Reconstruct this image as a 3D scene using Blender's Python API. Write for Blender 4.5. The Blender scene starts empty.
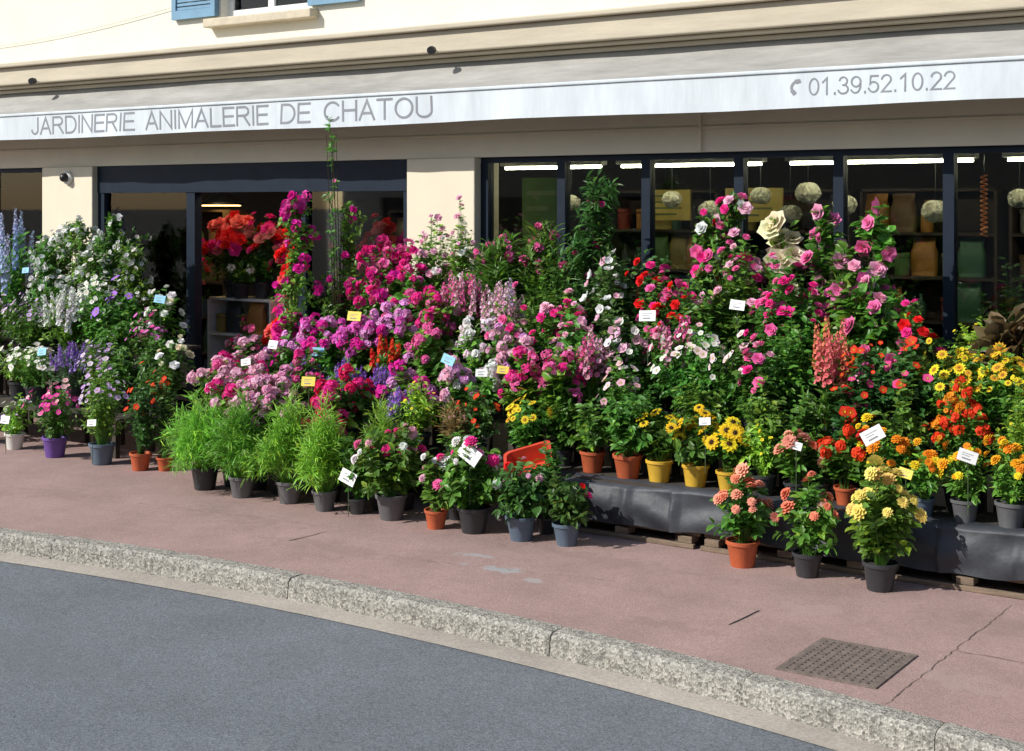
import bpy, math, random
import numpy as np
from mathutils import Vector, Matrix
random.seed(7)
scene = bpy.context.scene
COL = scene.collection
scene.view_settings.view_transform = 'Standard'
scene.view_settings.look = 'None'
scene.view_settings.exposure = 0

# ------------------------------------------------------------------ materials
def new_mat(name):
    m = bpy.data.materials.new(name); m.use_nodes = True
    nt = m.node_tree
    return m, nt, nt.nodes, nt.links, nt.nodes["Principled BSDF"]

def mat(name, col, rough=0.7, var=0.15, scale=8.0, bump=0.0, bscale=60.0, metal=0.0, col2=None, spec=0.5, detail=6.0, stretch=None, dist=0.01):
    m, nt, N, L, P = new_mat(name)
    tc = N.new("ShaderNodeTexCoord")
    src = tc.outputs["Object"]
    if stretch:
        mp = N.new("ShaderNodeMapping"); mp.inputs["Scale"].default_value = stretch
        L.new(src, mp.inputs["Vector"]); src = mp.outputs["Vector"]
    nz = N.new("ShaderNodeTexNoise"); nz.inputs["Scale"].default_value = scale; nz.inputs["Detail"].default_value = detail
    nz.inputs["Roughness"].default_value = 0.65
    L.new(src, nz.inputs["Vector"])
    rp = N.new("ShaderNodeValToRGB")
    a = [max(0, c*(1-var)) for c in col]; b = [min(1, c*(1+var)) for c in (col2 or col)]
    rp.color_ramp.elements[0].position = 0.3; rp.color_ramp.elements[0].color = (*a, 1)
    rp.color_ramp.elements[1].position = 0.7; rp.color_ramp.elements[1].color = (*b, 1)
    L.new(nz.outputs["Fac"], rp.inputs["Fac"]); L.new(rp.outputs["Color"], P.inputs["Base Color"])
    P.inputs["Roughness"].default_value = rough; P.inputs["Metallic"].default_value = metal
    P.inputs["Specular IOR Level"].default_value = spec
    if bump > 0:
        n2 = N.new("ShaderNodeTexNoise"); n2.inputs["Scale"].default_value = bscale; n2.inputs["Detail"].default_value = 4
        L.new(src, n2.inputs["Vector"])
        bp = N.new("ShaderNodeBump"); bp.inputs["Strength"].default_value = bump; bp.inputs["Distance"].default_value = dist
        L.new(n2.outputs["Fac"], bp.inputs["Height"]); L.new(bp.outputs["Normal"], P.inputs["Normal"])
    return m

def attr_mat(name, rough, trans, spec):
    m, nt, N, L, P = new_mat(name)
    at = N.new("ShaderNodeAttribute"); at.attribute_name = "Col"
    L.new(at.outputs["Color"], P.inputs["Base Color"])
    P.inputs["Roughness"].default_value = rough; P.inputs["Specular IOR Level"].default_value = spec
    tr = N.new("ShaderNodeBsdfTranslucent"); L.new(at.outputs["Color"], tr.inputs["Color"])
    mx = N.new("ShaderNodeMixShader"); mx.inputs[0].default_value = trans
    L.new(P.outputs[0], mx.inputs[1]); L.new(tr.outputs[0], mx.inputs[2])
    L.new(mx.outputs[0], N["Material Output"].inputs["Surface"])
    return m
M_LEAF = attr_mat("leaf_surface", 0.42, 0.38, 0.45)
M_PETAL = attr_mat("petal_surface", 0.65, 0.30, 0.2)

def road_mat(name, col, speck, var_big, scale_fine, bump, patches=None, big_scale=0.9):
    m, nt, N, L, P = new_mat(name)
    tc = N.new("ShaderNodeTexCoord"); src = tc.outputs["Object"]
    big = N.new("ShaderNodeTexNoise"); big.inputs["Scale"].default_value = big_scale; big.inputs["Detail"].default_value = 9; big.inputs["Roughness"].default_value = 0.72
    L.new(src, big.inputs["Vector"])
    r1 = N.new("ShaderNodeValToRGB")
    r1.color_ramp.elements[0].position = .33; r1.color_ramp.elements[0].color = (*[c*(1-var_big) for c in col], 1)
    r1.color_ramp.elements[1].position = .67; r1.color_ramp.elements[1].color = (*[c*(1+var_big) for c in col], 1)
    L.new(big.outputs["Fac"], r1.inputs["Fac"])
    vo = N.new("ShaderNodeTexVoronoi"); vo.inputs["Scale"].default_value = scale_fine
    L.new(src, vo.inputs["Vector"])
    sep = N.new("ShaderNodeSeparateColor"); L.new(vo.outputs["Color"], sep.inputs[0])
    mr = N.new("ShaderNodeMapRange"); mr.inputs["To Min"].default_value = 1-speck; mr.inputs["To Max"].default_value = 1+speck
    L.new(sep.outputs[0], mr.inputs["Value"])
    mul = N.new("ShaderNodeVectorMath"); mul.operation = 'SCALE'
    L.new(r1.outputs["Color"], mul.inputs[0]); L.new(mr.outputs[0], mul.inputs["Scale"])
    out = mul.outputs[0]
    if patches:
        for (cx, cy, rx, ry, pc, amt) in patches:
            mp = N.new("ShaderNodeMapping"); mp.inputs["Location"].default_value = (-cx/rx, -cy/ry, 0); mp.inputs["Scale"].default_value = (1/rx, 1/ry, 0)
            L.new(src, mp.inputs["Vector"])
            ln = N.new("ShaderNodeVectorMath"); ln.operation = 'LENGTH'; L.new(mp.outputs[0], ln.inputs[0])
            nn = N.new("ShaderNodeTexNoise"); nn.inputs["Scale"].default_value = 9; nn.inputs["Detail"].default_value = 6
            L.new(src, nn.inputs["Vector"])
            ad = N.new("ShaderNodeMath"); ad.operation = 'MULTIPLY_ADD'; ad.inputs[1].default_value = 3.0
            L.new(nn.outputs["Fac"], ad.inputs[0]); L.new(ln.outputs["Value"], ad.inputs[2])
            mr2 = N.new("ShaderNodeMapRange"); mr2.inputs["From Min"].default_value = 2.2; mr2.inputs["From Max"].default_value = 1.8
            mr2.inputs["To Max"].default_value = amt
            L.new(ad.outputs[0], mr2.inputs["Value"])
            mx = N.new("ShaderNodeMixRGB"); L.new(mr2.outputs[0], mx.inputs[0]); L.new(out, mx.inputs[1]); mx.inputs[2].default_value = (*pc, 1)
            out = mx.outputs[0]
    L.new(out, P.inputs["Base Color"])
    P.inputs["Roughness"].default_value = 0.85; P.inputs["Specular IOR Level"].default_value = 0.3
    bp = N.new("ShaderNodeBump"); bp.inputs["Strength"].default_value = bump; bp.inputs["Distance"].default_value = 0.005
    L.new(vo.outputs["Distance"], bp.inputs["Height"]); L.new(bp.outputs["Normal"], P.inputs["Normal"])
    return m

M_ROAD = road_mat("asphalt", (.145, .160, .175), .42, .14, 170, .5, patches=[(-6.5,4.6,1.6,.5,(.13,.14,.15),.35),(-3.6,4.4,1.0,.4,(.17,.18,.19),.4)])
DP=(.255,.175,.155)
M_PAVE = road_mat("red_asphalt", (.325, .222, .200), .20, .15, 170, .4,
    patches=[(-4.95, 7.05, .30, .10, (.33,.35,.36), .75), (-5.25, 7.25, .2, .08, (.34,.36,.37), .6), (-4.6, 6.95, .16, .06, (.36,.37,.36), .6), (-2.0, 7.6, .5, .3, DP, .4), (-9,7.0,.6,.3,DP,.5),(-6.1,6.9,.9,.2,DP,.5),(-3.6,6.6,.5,.12,DP,.5),(-7.3,7.2,.8,.25,DP,.5),(-4.4,7.6,.9,.2,DP,.45),(-3.0,7.3,.35,.2,(.37,.27,.245),.5),(-2.0,6.6,.4,.2,(.38,.28,.25),.45)], big_scale=1.6)
M_GUT = road_mat("gutter_concrete", (.38, .34, .29), .18, .18, 120, .3)
M_KERB = road_mat("granite", (.29, .275, .24), .50, .20, 90, 1.0, big_scale=8)
M_EARTH = mat("earth", (.12, .11, .09), .9, .3, 2)
M_STUC = mat("stucco", (.74, .70, .59), .9, .06, 1.5, .4, 45)
M_STUC2 = mat("cream_paint", (.72, .64, .49), .7, .05, 2.0, .1, 30)
M_CORN = mat("cornice_paint", (.50, .44, .33), .7, .14, 3.0, .15, 30, stretch=(.4,1,3))
M_NAVY = mat("navy_frame", (.010, .018, .032), .55, .2, 5, spec=.2)
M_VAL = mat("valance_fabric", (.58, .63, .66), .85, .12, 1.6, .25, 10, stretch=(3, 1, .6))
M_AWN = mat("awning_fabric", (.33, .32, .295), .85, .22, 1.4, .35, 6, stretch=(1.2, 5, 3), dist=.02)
M_LET = mat("grey_lettering", (.25, .26, .28), .8, .1, 6, spec=.2)
M_BLUE = mat("blue_shutter_paint", (.16, .30, .42), .6, .15, 7)
M_STONE = mat("window_sill_stone", (.55, .48, .36), .85, .15, 9, .3, 60)
M_WHITE = mat("white_paint", (.75, .74, .70), .5, .05, 6)
M_BLACK = mat("black_plastic", (.02, .02, .022), .4, .3, 12)
M_TARP = mat("dark_tarpaulin", (.036, .040, .048), .55, .4, 4, .5, 5, spec=.4, dist=.03)
M_WOOD = mat("weathered_wood", (.20, .145, .10), .85, .4, 6, .5, 50, stretch=(1, 6, 6))
M_WOODIN = mat("dark_shelf_wood", (.05, .035, .025), .8, .3, 6)
M_STAND = mat("dark_stand_wood", (.05, .04, .03), .85, .3, 6)
M_IRON = mat("cast_iron", (.20, .16, .14), .6, .35, 20, .3, 80, metal=.3)
M_DARK = mat("dark_hole", (.012, .011, .01), .9, .2, 10)
M_CRACK = mat("crack_filling", (.12, .085, .075), .95, .4, 10)
M_SOIL = mat("potting_soil", (.035, .024, .016), .95, .4, 60, .8, 120)
M_STICK = mat("green_stick", (.05, .08, .03), .7, .2, 10)
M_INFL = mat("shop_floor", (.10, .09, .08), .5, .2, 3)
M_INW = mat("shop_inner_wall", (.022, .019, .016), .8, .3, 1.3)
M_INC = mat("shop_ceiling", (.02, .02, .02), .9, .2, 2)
POTM = {
 'black': mat("pot_black", (.035, .037, .042), .45, .25, 10),
 'grey': mat("pot_grey", (.12, .12, .125), .5, .2, 10),
 'bluegrey': mat("pot_blue_grey", (.10, .14, .19), .5, .2, 10),
 'terracotta': mat("pot_terracotta", (.46, .10, .035), .6, .2, 10, .1, 40),
 'purple': mat("pot_purple", (.14, .07, .30), .5, .2, 10),
 'white': mat("pot_white", (.68, .67, .62), .45, .08, 10),
 'yellow': mat("pot_yellow", (.66, .40, .04), .5, .15, 10),
 'red': mat("pot_red", (.5, .04, .02), .5, .12, 10),
}
def emat(name, col, st):
    m = bpy.data.materials.new(name); m.use_nodes = True; N = m.node_tree.nodes; N.clear()
    e = N.new("ShaderNodeEmission"); e.inputs[0].default_value = (*col, 1); e.inputs[1].default_value = st
    o = N.new("ShaderNodeOutputMaterial"); m.node_tree.links.new(e.outputs[0], o.inputs[0]); return m
M_TUBE = emat("lit_tube", (1, .88, .60), 42)
M_LAMP = emat("lit_lamp", (1, .62, .2), 8)
def glass():
    m = bpy.data.materials.new("window_glass"); m.use_nodes = True; N = m.node_tree.nodes; L = m.node_tree.links; N.clear()
    t = N.new("ShaderNodeBsdfTransparent"); t.inputs[0].default_value = (.78, .83, .83, 1)
    g = N.new("ShaderNodeBsdfGlossy"); g.inputs["Roughness"].default_value = .02
    fr = N.new("ShaderNodeFresnel"); fr.inputs[0].default_value = 1.5
    mx = N.new("ShaderNodeMixShader"); o = N.new("ShaderNodeOutputMaterial")
    L.new(fr.outputs[0], mx.inputs[0]); L.new(t.outputs[0], mx.inputs[1]); L.new(g.outputs[0], mx.inputs[2]); L.new(mx.outputs[0], o.inputs[0])
    return m
M_GLASS = glass()

# ------------------------------------------------------------------ helpers
def add_obj(name, me, parent=None, loc=None, kind=None, label=None, cat=None, group=None):
    o = bpy.data.objects.new(name, me); COL.objects.link(o)
    if loc is not None: o.location = loc
    if parent is not None: o.parent = parent
    if kind: o["kind"] = kind
    if label: o["label"] = label
    if cat: o["category"] = cat
    if group: o["group"] = group
    return o
def mesh_from(name, V, F, m, smooth=False):
    me = bpy.data.meshes.new(name); me.from_pydata(V, [], F); me.materials.append(m)
    if smooth: me.shade_smooth()
    me.update(); return me
BF = [(0,3,2,1),(4,5,6,7),(0,1,5,4),(1,2,6,5),(2,3,7,6),(3,0,4,7)]
def boxes(name, lst, m, parent=None, bevel=0.0, **kw):
    V = []; F = []
    for (x0,x1,y0,y1,z0,z1) in lst:
        o = len(V)
        V += [(x0,y0,z0),(x1,y0,z0),(x1,y1,z0),(x0,y1,z0),(x0,y0,z1),(x1,y0,z1),(x1,y1,z1),(x0,y1,z1)]
        F += [tuple(o+i for i in f) for f in BF]
    ob = add_obj(name, mesh_from(name, V, F, m), parent, **kw)
    if bevel:
        b = ob.modifiers.new("bevel", 'BEVEL'); b.width = bevel; b.segments = 2; b.limit_method = 'ANGLE'
    return ob
def empty(name, loc, label, cat, group=None):
    return add_obj(name, None, None, loc, None, label, cat, group)
def lathe(name, prof, m, seg=18, smooth=True):
    V = []; F = []
    for (r, z) in prof:
        for i in range(seg):
            a = 2*math.pi*i/seg; V.append((r*math.cos(a), r*math.sin(a), z))
    for j in range(len(prof)-1):
        for i in range(seg):
            k = (i+1) % seg
            F.append((j*seg+i, j*seg+k, (j+1)*seg+k, (j+1)*seg+i))
    F.append(tuple(reversed(range(seg)))); 
    F.append(tuple((len(prof)-1)*seg+i for i in range(seg)))
    me = mesh_from(name, V, F, m)
    if smooth:
        me.shade_smooth(); me.set_sharp_from_angle(angle=math.radians(40))
    return me

# ------------------------------------------------------------------ setting
def kerb_back(x):
    u = x + 5.1
    if abs(u) <= 3.8: return 6.31 - .027*u*u
    s = 1 if u > 0 else -1
    return 6.31 - .027*3.8**2 - .08*(abs(u)-3.8)
def strip(name, xs, y0f, y1f, z0, z1, m, **kw):
    V = []; F = []
    for x in xs:
        V += [(x, y0f(x), z0), (x, y1f(x), z1)]
    for i in range(len(xs)-1):
        F.append((2*i, 2*i+2, 2*i+3, 2*i+1))
    return add_obj(name, mesh_from(name, V, F, m), kind="structure", **kw)
XS = [-45 + i*0.5 for i in range(181)]
add_obj("ground", mesh_from("ground", [(-600,-600,-.16),(600,-600,-.16),(600,600,-.16),(-600,600,-.16)], [(0,1,2,3)], M_EARTH), kind="structure")
strip("road", XS, lambda x: -4.0, lambda x: kerb_back(x)-.30, -.13, -.126, M_ROAD)
strip("gutter", XS, lambda x: kerb_back(x)-.32, lambda x: kerb_back(x)-.13, -.122, -.118, M_GUT)
strip("pavement", XS, lambda x: kerb_back(x)-.004, lambda x: 11.0, 0, 0, M_PAVE)
strip("far_pavement", XS, lambda x: -9.0, lambda x: -4.0, -.01, -.01, M_PAVE)
V = []; F = []; x = -40.0
while x < 40:
    ln = random.uniform(.85, 1.15); xa, xb = x+.002, x+ln-.002
    n = 40; o = len(V); dz = random.uniform(-.003, .003); dy = random.uniform(-.004, .004)
    for i in range(n+1):
        xx = xa+(xb-xa)*i/n; yb = kerb_back(xx)+dy
        w = [random.uniform(-.004,.004) for _ in range(5)]
        e = .004 if i in (0,n) else 0
        V += [(xx, yb, -.15), (xx, yb+w[4], .004+dz-e), (xx, yb-.105+w[0], .004+dz+w[1]*.5-e), (xx, yb-.132+w[2]+e, -.020+dz+w[4]), (xx, yb-.15+w[3]+e, -.15)]
    for i in range(n):
        for j in range(4):
            a = o+i*5+j; F.append((a, a+1, a+6, a+5))
    F.append(tuple(o+j for j in (4,3,2,1,0))); F.append(tuple(o+n*5+j for j in range(5)))
    x += ln
add_obj("kerb", mesh_from("kerb", V, F, M_KERB), kind="structure")
def crack(pts, w, m=M_DARK):
    V = []; F = []
    for i, (x, y) in enumerate(pts):
        V += [(x-w*random.uniform(.3,1), y-w*random.uniform(.3,1), .003), (x+w*random.uniform(.3,1), y+w*random.uniform(.3,1), .003)]
    for i in range(len(pts)-1): F.append((2*i, 2*i+2, 2*i+3, 2*i+1))
    add_obj("pavement_joint", mesh_from("pavement_joint", V, F, m), kind="structure")
def wob(x0, y0, x1, y1, n, a):
    return [(x0+(x1-x0)*i/n+random.uniform(-a,a), y0+(y1-y0)*i/n+random.uniform(-a,a)) for i in range(n+1)]
crack(wob(-3.27, 6.78, -3.25, 7.12, 5, .004), .007)
crack(wob(-6.46, 6.85, -6.44, 7.2, 5, .004), .006)
crack(wob(-2.18, 6.10, -2.15, 8.0, 40, .008), .003, M_CRACK)
crack(wob(-2.15, 7.02, .5, 7.08, 40, .010), .003, M_CRACK)
crack(wob(-9.6, 6.5, -9.58, 6.9, 5, .004), .007)
crack(wob(-8.2, 7.1, -6.5, 7.32, 40, .012), .002, M_CRACK)
crack(wob(-5.4, 6.95, -4.2, 7.2, 30, .014), .002, M_CRACK)

g = empty("drain_grate", (-2.53, 6.55, 0), "square cast iron drain grate set into the red pavement", "drain grate")
boxes("frame", [(-.245,.245,-.29,-.265,.001,.008),(-.245,.245,.265,.29,.001,.008),(-.245,-.22,-.265,.265,.001,.008),(.22,.245,-.265,.265,.001,.008)], M_IRON, g)
boxes("pit", [(-.22,.22,-.265,.265,.0008,.002)], M_DARK, g)
lst = []
n1, n2 = 11, 13
for i in range(n1+1):
    xx = -.22+.44*i/n1; lst.append((xx-.012, xx+.012, -.265, .265, .002, .0075))
for j in range(n2+1):
    yy = -.265+.53*j/n2; lst.append((-.22, .22, yy-.012, yy+.012, .002, .0065))
boxes("grid", lst, M_IRON, g)

# ------------------------------------------------------------------ building
B = empty("shop_building", (-8, 10.2, 0), "cream stuccoed shop building with dark blue shopfront", "building")
def bb(name, lst, m, parent=B, bevel=0.0, off=(-8,10.2,0)):
    return boxes(name, [(a-off[0], b-off[0], c2-off[1], d-off[1], e, f) for (a,b,c2,d,e,f) in lst], m, parent, bevel)
WX0, WX1, WZ0, WZ1 = -10.55, -9.35, 4.08, 5.5
bb("wall", [(-22,WX0,10.2,10.45,2.62,8),(WX1,4,10.2,10.45,2.62,8),(WX0,WX1,10.2,10.45,2.62,WZ0),(WX0,WX1,10.2,10.45,WZ1,8)], M_STUC)
bb("fascia", [(-22,4,10.17,10.197,2.62,3.5)], M_STUC2)
bb("fascia_trim", [(-22,4,10.155,10.1695,2.80,2.825)], M_STUC2)
bb("fascia_cable", [(-5.15,-5.13,10.135,10.154,2.63,3.45)], M_STUC2)  # thin vertical cable running down the fascia
bb("side_wall", [(-22.25,-22,10.2,18,0,8),(4,4.25,10.2,18,0,8),(-22,4,14.6,14.8,0,8)], M_STUC)
bb("roof", [(-22.6,4.6,9.9,18.3,8.0,8.2)], M_CORN)
for a,b in ((-13.28,-12.43),(-8.09,-7.33),(-17.2,-16.4)):
    bb("pillar", [(a,b,10.12,10.5,0,2.617)], M_STUC2, bevel=.01)
bb("base_wall", [(-7.33,4,10.2,10.42,0,.42)], M_STUC2)
bb("base_wall", [(-16.4,-13.28,10.2,10.42,0,.42)], M_STUC2)
bb("cornice", [(-22,4,9.86,10.197,3.53,3.72),(-22,4,9.80,10.197,3.722,3.77),(-22,4,9.93,10.197,3.50,3.528)], M_CORN, bevel=.012)
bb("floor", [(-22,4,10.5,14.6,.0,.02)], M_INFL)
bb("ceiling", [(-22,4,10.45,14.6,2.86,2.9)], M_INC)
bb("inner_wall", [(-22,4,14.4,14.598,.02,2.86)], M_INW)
def winunit(mulls, ztop, zbot, nm="shop_window"):
    fr = []
    fr.append((mulls[0]-.04, mulls[-1]+.04, 10.22, 10.30, ztop-.05, ztop))
    fr.append((mulls[0]-.04, mulls[-1]+.04, 10.22, 10.30, zbot, zbot+.07))
    for q in mulls: fr.append((q-.04, q+.04, 10.215, 10.305, zbot+.07, ztop-.05))
    w = bb(nm, fr, M_NAVY)
    for a, b in zip(mulls[:-1], mulls[1:]):
        p = bb("pane", [(a+.04, b-.04, 10.255, 10.262, zbot+.07, ztop-.05)], M_GLASS)
        p.parent = w
winunit([-7.29,-6.49,-5.67,-4.84,-4.02,-3.19,-2.37,-1.55,-.73,.09,.91], 2.62, .42)
winunit([-16.36,-15.35,-14.3,-13.32], 2.62, .42)
e = bb("entrance_door", [(-12.43,-8.09,10.19,10.34,2.33,2.617),(-12.43,-12.33,10.2,10.3,0,2.33),(-11.05,-10.93,10.2,10.3,0,2.33),(-9.5,-9.40,10.2,10.3,0,2.33),(-8.19,-8.09,10.2,10.3,0,2.33),(-12.33,-11.05,10.21,10.29,0,.12),(-9.40,-8.19,10.21,10.29,0,.12)], M_NAVY)
for a, b in ((-12.33,-11.05),(-9.40,-8.19)):
    p = bb("pane", [(a, b, 10.247, 10.254, .12, 2.33)], M_GLASS); p.parent = e
u = bb("upper_window", [(WX0,WX1,10.30,10.36,WZ0+.02,WZ0+.09),(WX0,WX0+.07,10.30,10.36,WZ0+.09,WZ1),(WX1-.07,WX1,10.30,10.36,WZ0+.09,WZ1),(-9.99,-9.91,10.30,10.36,WZ0+.09,WZ1)], M_WHITE)
p = bb("pane", [(WX0+.07,WX1-.07,10.327,10.333,WZ0+.09,WZ1)], M_GLASS); p.parent = u
p = bb("sill", [(WX0-.14,WX1+.12,10.08,10.29,WZ0-.09,WZ0-.002)], M_STONE, bevel=.012); p.parent = u
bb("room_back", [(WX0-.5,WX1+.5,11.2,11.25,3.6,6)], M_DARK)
for (a, b) in ((WX0-.66, WX0-.03), (WX1+.03, WX1+.66)):
    lst = [(a,a+.06,10.14,10.19,WZ0+.03,WZ1),(b-.06,b,10.14,10.19,WZ0+.03,WZ1),(a+.06,b-.06,10.14,10.19,WZ0+.03,WZ0+.12)]
    z = WZ0+.125
    while z < WZ1-.05:
        lst.append((a+.06,b-.06,10.155,10.18,z,z+.028)); z += .04
    s = bb("shutter", lst, M_BLUE)
V=[];F=[]
for i in range(61):
    t=i/60; x=-16+5.2*t; z=4.05+.25*t-.12*math.sin(math.pi*t)
    for k in range(4):
        a=math.pi/2*k; V.append((x+8,10.17-10.2+.004*math.cos(a),z+.004*math.sin(a)))
for i in range(60):
    for k in range(4): F.append((i*4+k,i*4+(k+1)%4,(i+1)*4+(k+1)%4,(i+1)*4+k))
add_obj("cable",mesh_from("cable",V,F,M_STUC2),B)
for hx0, hx1, hh, hc in ((-26,-15,6.2,(.42,.37,.30)),(-15,-6,7.0,(.36,.33,.30)),(-6,4,6.0,(.45,.40,.30)),(4,13,6.8,(.35,.30,.26))):
    cx=(hx0+hx1)/2
    h = empty("house", (cx,-9.2,0), "plain two storey rendered house facing the shop across the road", "house", "houses across the road")
    wl=[]; w2=(hx1-hx0)/2
    nx_=3; ws=2*w2/nx_
    mh=mat("house_render",hc,.9,.1,2)
    z=[0,1.0,2.4,3.6,5.0,hh]
    wl += [(-w2,w2,-.3,0,z[0]-.01,z[1]),(-w2,w2,-.3,0,z[2],z[3]),(-w2,w2,-.3,0,z[4],z[5])]
    for (za,zb) in ((z[1],z[2]),(z[3],z[4])):
        xx=-w2
        for k in range(nx_):
            c0=-w2+ws*(k+.5); wl.append((xx,c0-.5,-.3,0,za,zb)); xx=c0+.5
        wl.append((xx,w2,-.3,0,za,zb))
    boxes("wall",wl,mh,h)
    for (za,zb) in ((z[1],z[2]),(z[3],z[4])):
        for k in range(nx_):
            c0=-w2+ws*(k+.5)
            wn=boxes("window",[(c0-.5,c0-.44,-.2,-.14,za,zb),(c0+.44,c0+.5,-.2,-.14,za,zb),(c0-.03,c0+.03,-.2,-.14,za,zb),(c0-.44,c0-.03,-.18,-.17,za,zb),(c0+.03,c0+.44,-.18,-.17,za,zb)],M_NAVY,h)
    boxes("roof",[(-w2-.0,w2,-8,.25,hh,hh+.15)],M_CORN,h)
# ------------------------------------------------------------------ awning
A = empty("awning", (-8, 10, 3.2), "long pale grey fabric awning lettered with the shop name", "awning")
def grid_sheet(name, x0, x1, f, nx, nv, m, parent):
    V = []; F = []
    for i in range(nx+1):
        x = x0+(x1-x0)*i/nx
        for j in range(nv+1):
            y, z = f(x, j/nv); V.append((x+8, y-10, z-3.2))
    for i in range(nx):
        for j in range(nv):
            a = i*(nv+1)+j; F.append((a, a+nv+1, a+nv+2, a+1))
    return add_obj(name, mesh_from(name, V, F, m, True), parent)
def wav(x): return .006*math.sin(x*2.3)+.005*math.sin(x*5.1+1)+.003*math.sin(x*11.7)
def vf(x, v):
    return (9.66 + wav(x)*(1-v)*1.5, 2.905 + .262*v + .006*math.sin(x*1.7)*(1-v))
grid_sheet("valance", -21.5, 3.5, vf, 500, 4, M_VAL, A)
def af(x, v):
    s=math.sin(math.pi*v)
    return (9.66+.44*v, 3.185 + .30*v - .035*s+ .010*math.sin(x*1.9+v*3)*s+.008*math.sin(x*4.3-v*4)*s)
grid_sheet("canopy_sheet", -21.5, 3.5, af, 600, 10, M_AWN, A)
boxes("front_bar", [(-13.5, 11.5, -.355, -.325, -.04, -.012)], M_VAL, A, .008)
boxes("roller_box", [(-13.5, 11.5, .03, .165, .255, .295)], M_CORN, A, .01)
for xx in (-15.5,-12.9,-10.3,-7.7,-5.1,-2.5,0.1):
    boxes("support_arm", [(xx+8-.02, xx+8+.02, -.33, .165, -.06, -.03)], M_WHITE, A, .006)
def arc(cx,cy,rx,ry,a0,a1,n=12):
    return [(cx+rx*math.cos(math.radians(a0+(a1-a0)*i/n)), cy+ry*math.sin(math.radians(a0+(a1-a0)*i/n))) for i in range(n+1)]
GL = {
 'A':(.68,[[(0,0),(.34,1),(.68,0)],[(.12,.33),(.56,.33)]]),
 'C':(.72,[arc(.39,.5,.37,.49,42,318,20)]),
 'D':(.70,[[(.3,0),(.02,0),(.02,1),(.3,1)]+arc(.30,.5,.38,.5,90,-90,16)[1:]]),
 'E':(.60,[[(.58,1),(.02,1),(.02,0),(.6,0)],[(.02,.52),(.54,.52)]]),
 'H':(.68,[[(.02,0),(.02,1)],[(.66,0),(.66,1)],[(.02,.53),(.66,.53)]]),
 'I':(.10,[[(.05,0),(.05,1)]]),
 'J':(.46,[[(.42,1),(.42,.28)]+arc(.22,.28,.20,.27,0,-170,12)[1:]]),
 'L':(.54,[[(.02,1),(.02,0),(.54,0)]]),
 'M':(.82,[[(.02,0),(.02,1),(.41,.04),(.80,1),(.80,0)]]),
 'N':(.68,[[(.02,0),(.02,1),(.66,0),(.66,1)]]),
 'O':(.80,[arc(.40,.5,.38,.49,90,450,26)]),
 'R':(.68,[[(.02,0),(.02,1),(.40,1)]+arc(.40,.76,.22,.24,90,-90,12)[1:]+[(.02,.52)],[(.36,.52),(.66,0)]]),
 'T':(.66,[[(0,1),(.66,1)],[(.33,1),(.33,0)]]),
 'U':(.68,[[(.02,1),(.02,.33)]+arc(.34,.33,.32,.33,180,360,14)[1:]+[(.66,1)]]),
 '0':(.52,[arc(.26,.5,.24,.49,90,450,22)]),
 '1':(.52,[[(.08,.74),(.30,.99),(.30,0)]]),
 '2':(.52,[arc(.26,.72,.23,.27,170,-25,12)+[(.03,.01),(.50,.01)]]),
 '3':(.52,[arc(.25,.75,.20,.24,165,-90,12),arc(.24,.26,.25,.26,90,-165,12)]),
 '5':(.52,[[(.47,.97),(.11,.97),(.06,.50)]+arc(.24,.32,.25,.30,130,-165,14)]),
 '9':(.52,[arc(.26,.68,.23,.30,0,360,18),arc(.22,.5,.27,.49,15,-140,12)]),
 '.':(.14,[[(.07,0),(.07,.06)]]),
}
def lettering(body, x0, x1, z0, cap, th, sp, wsp):
    words=[[]]; cx=0
    for ch in body:
        if ch==' ': cx+=wsp; words.append([]); continue
        w,ss=GL[ch]
        for s_ in ss: words[-1].append([(cx+a,b) for a,b in s_])
        cx+=w+sp
    tot=cx-sp; sx=(x1-x0)/tot
    for strokes in words:
        V=[]; F=[]; ord_=0
        for s_ in strokes:
            P=[Vector((x0+a*sx,b*cap*(1-th)+th*cap*.5)) for a,b in s_]
            n=len(P); closed=(P[0]-P[-1]).length<1e-4
            o=len(V); hw=th*cap/2
            for i in range(n):
                a=(P[i]-P[i-1]) if i>0 else ((P[0]-P[-2]) if closed else (P[1]-P[0]))
                b=(P[i+1]-P[i]) if i<n-1 else ((P[1]-P[0]) if closed else (P[-1]-P[-2]))
                a=a.normalized(); b=b.normalized(); na=Vector((-a.y,a.x)); nb=Vector((-b.y,b.x)); m_=(na+nb)
                if m_.length<.2: m_=na
                m_.normalize(); k=hw/max(m_.dot(nb),.45)
                ext=Vector((0,0))
                if not closed and i==0: ext=-b*hw*.98
                if not closed and i==n-1: ext=a*hw*.98
                for sg in (1,-1):
                    q=P[i]+m_*k*sg+ext
                    z=z0+q.y; vv=(z-2.905)/.262
                    V.append((q.x+8, vf(q.x,vv)[0]-.002-.0003*(ord_%3)-10, z-3.2))
            for i in range(n-1): F.append((o+2*i,o+2*i+1,o+2*i+3,o+2*i+2))
            ord_+=1
        add_obj("lettering", mesh_from("lettering",V,F,M_LET), A)
lettering("JARDINERIE ANIMALERIE DE CHATOU", -12.85, -7.45, 2.947, .19, .115, .15, .55)
lettering("01.39.52.10.22", -4.02, -2.97, 2.985, .130, .095, .12, .4)
V = []; F = []
def slab(poly, ox, oz, dy):
    o = len(V)
    for (px, pz) in poly: V.append((px*.85+ox+8, vf(px+ox,(pz+oz-2.905)/.262)[0]-dy-10, pz*.85+oz-3.2))
    F.append(tuple(range(o, o+len(poly))))
ar = [(math.cos(math.radians(118+95*i/8))*.078, math.sin(math.radians(118+95*i/8))*.066) for i in range(9)]
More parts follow.
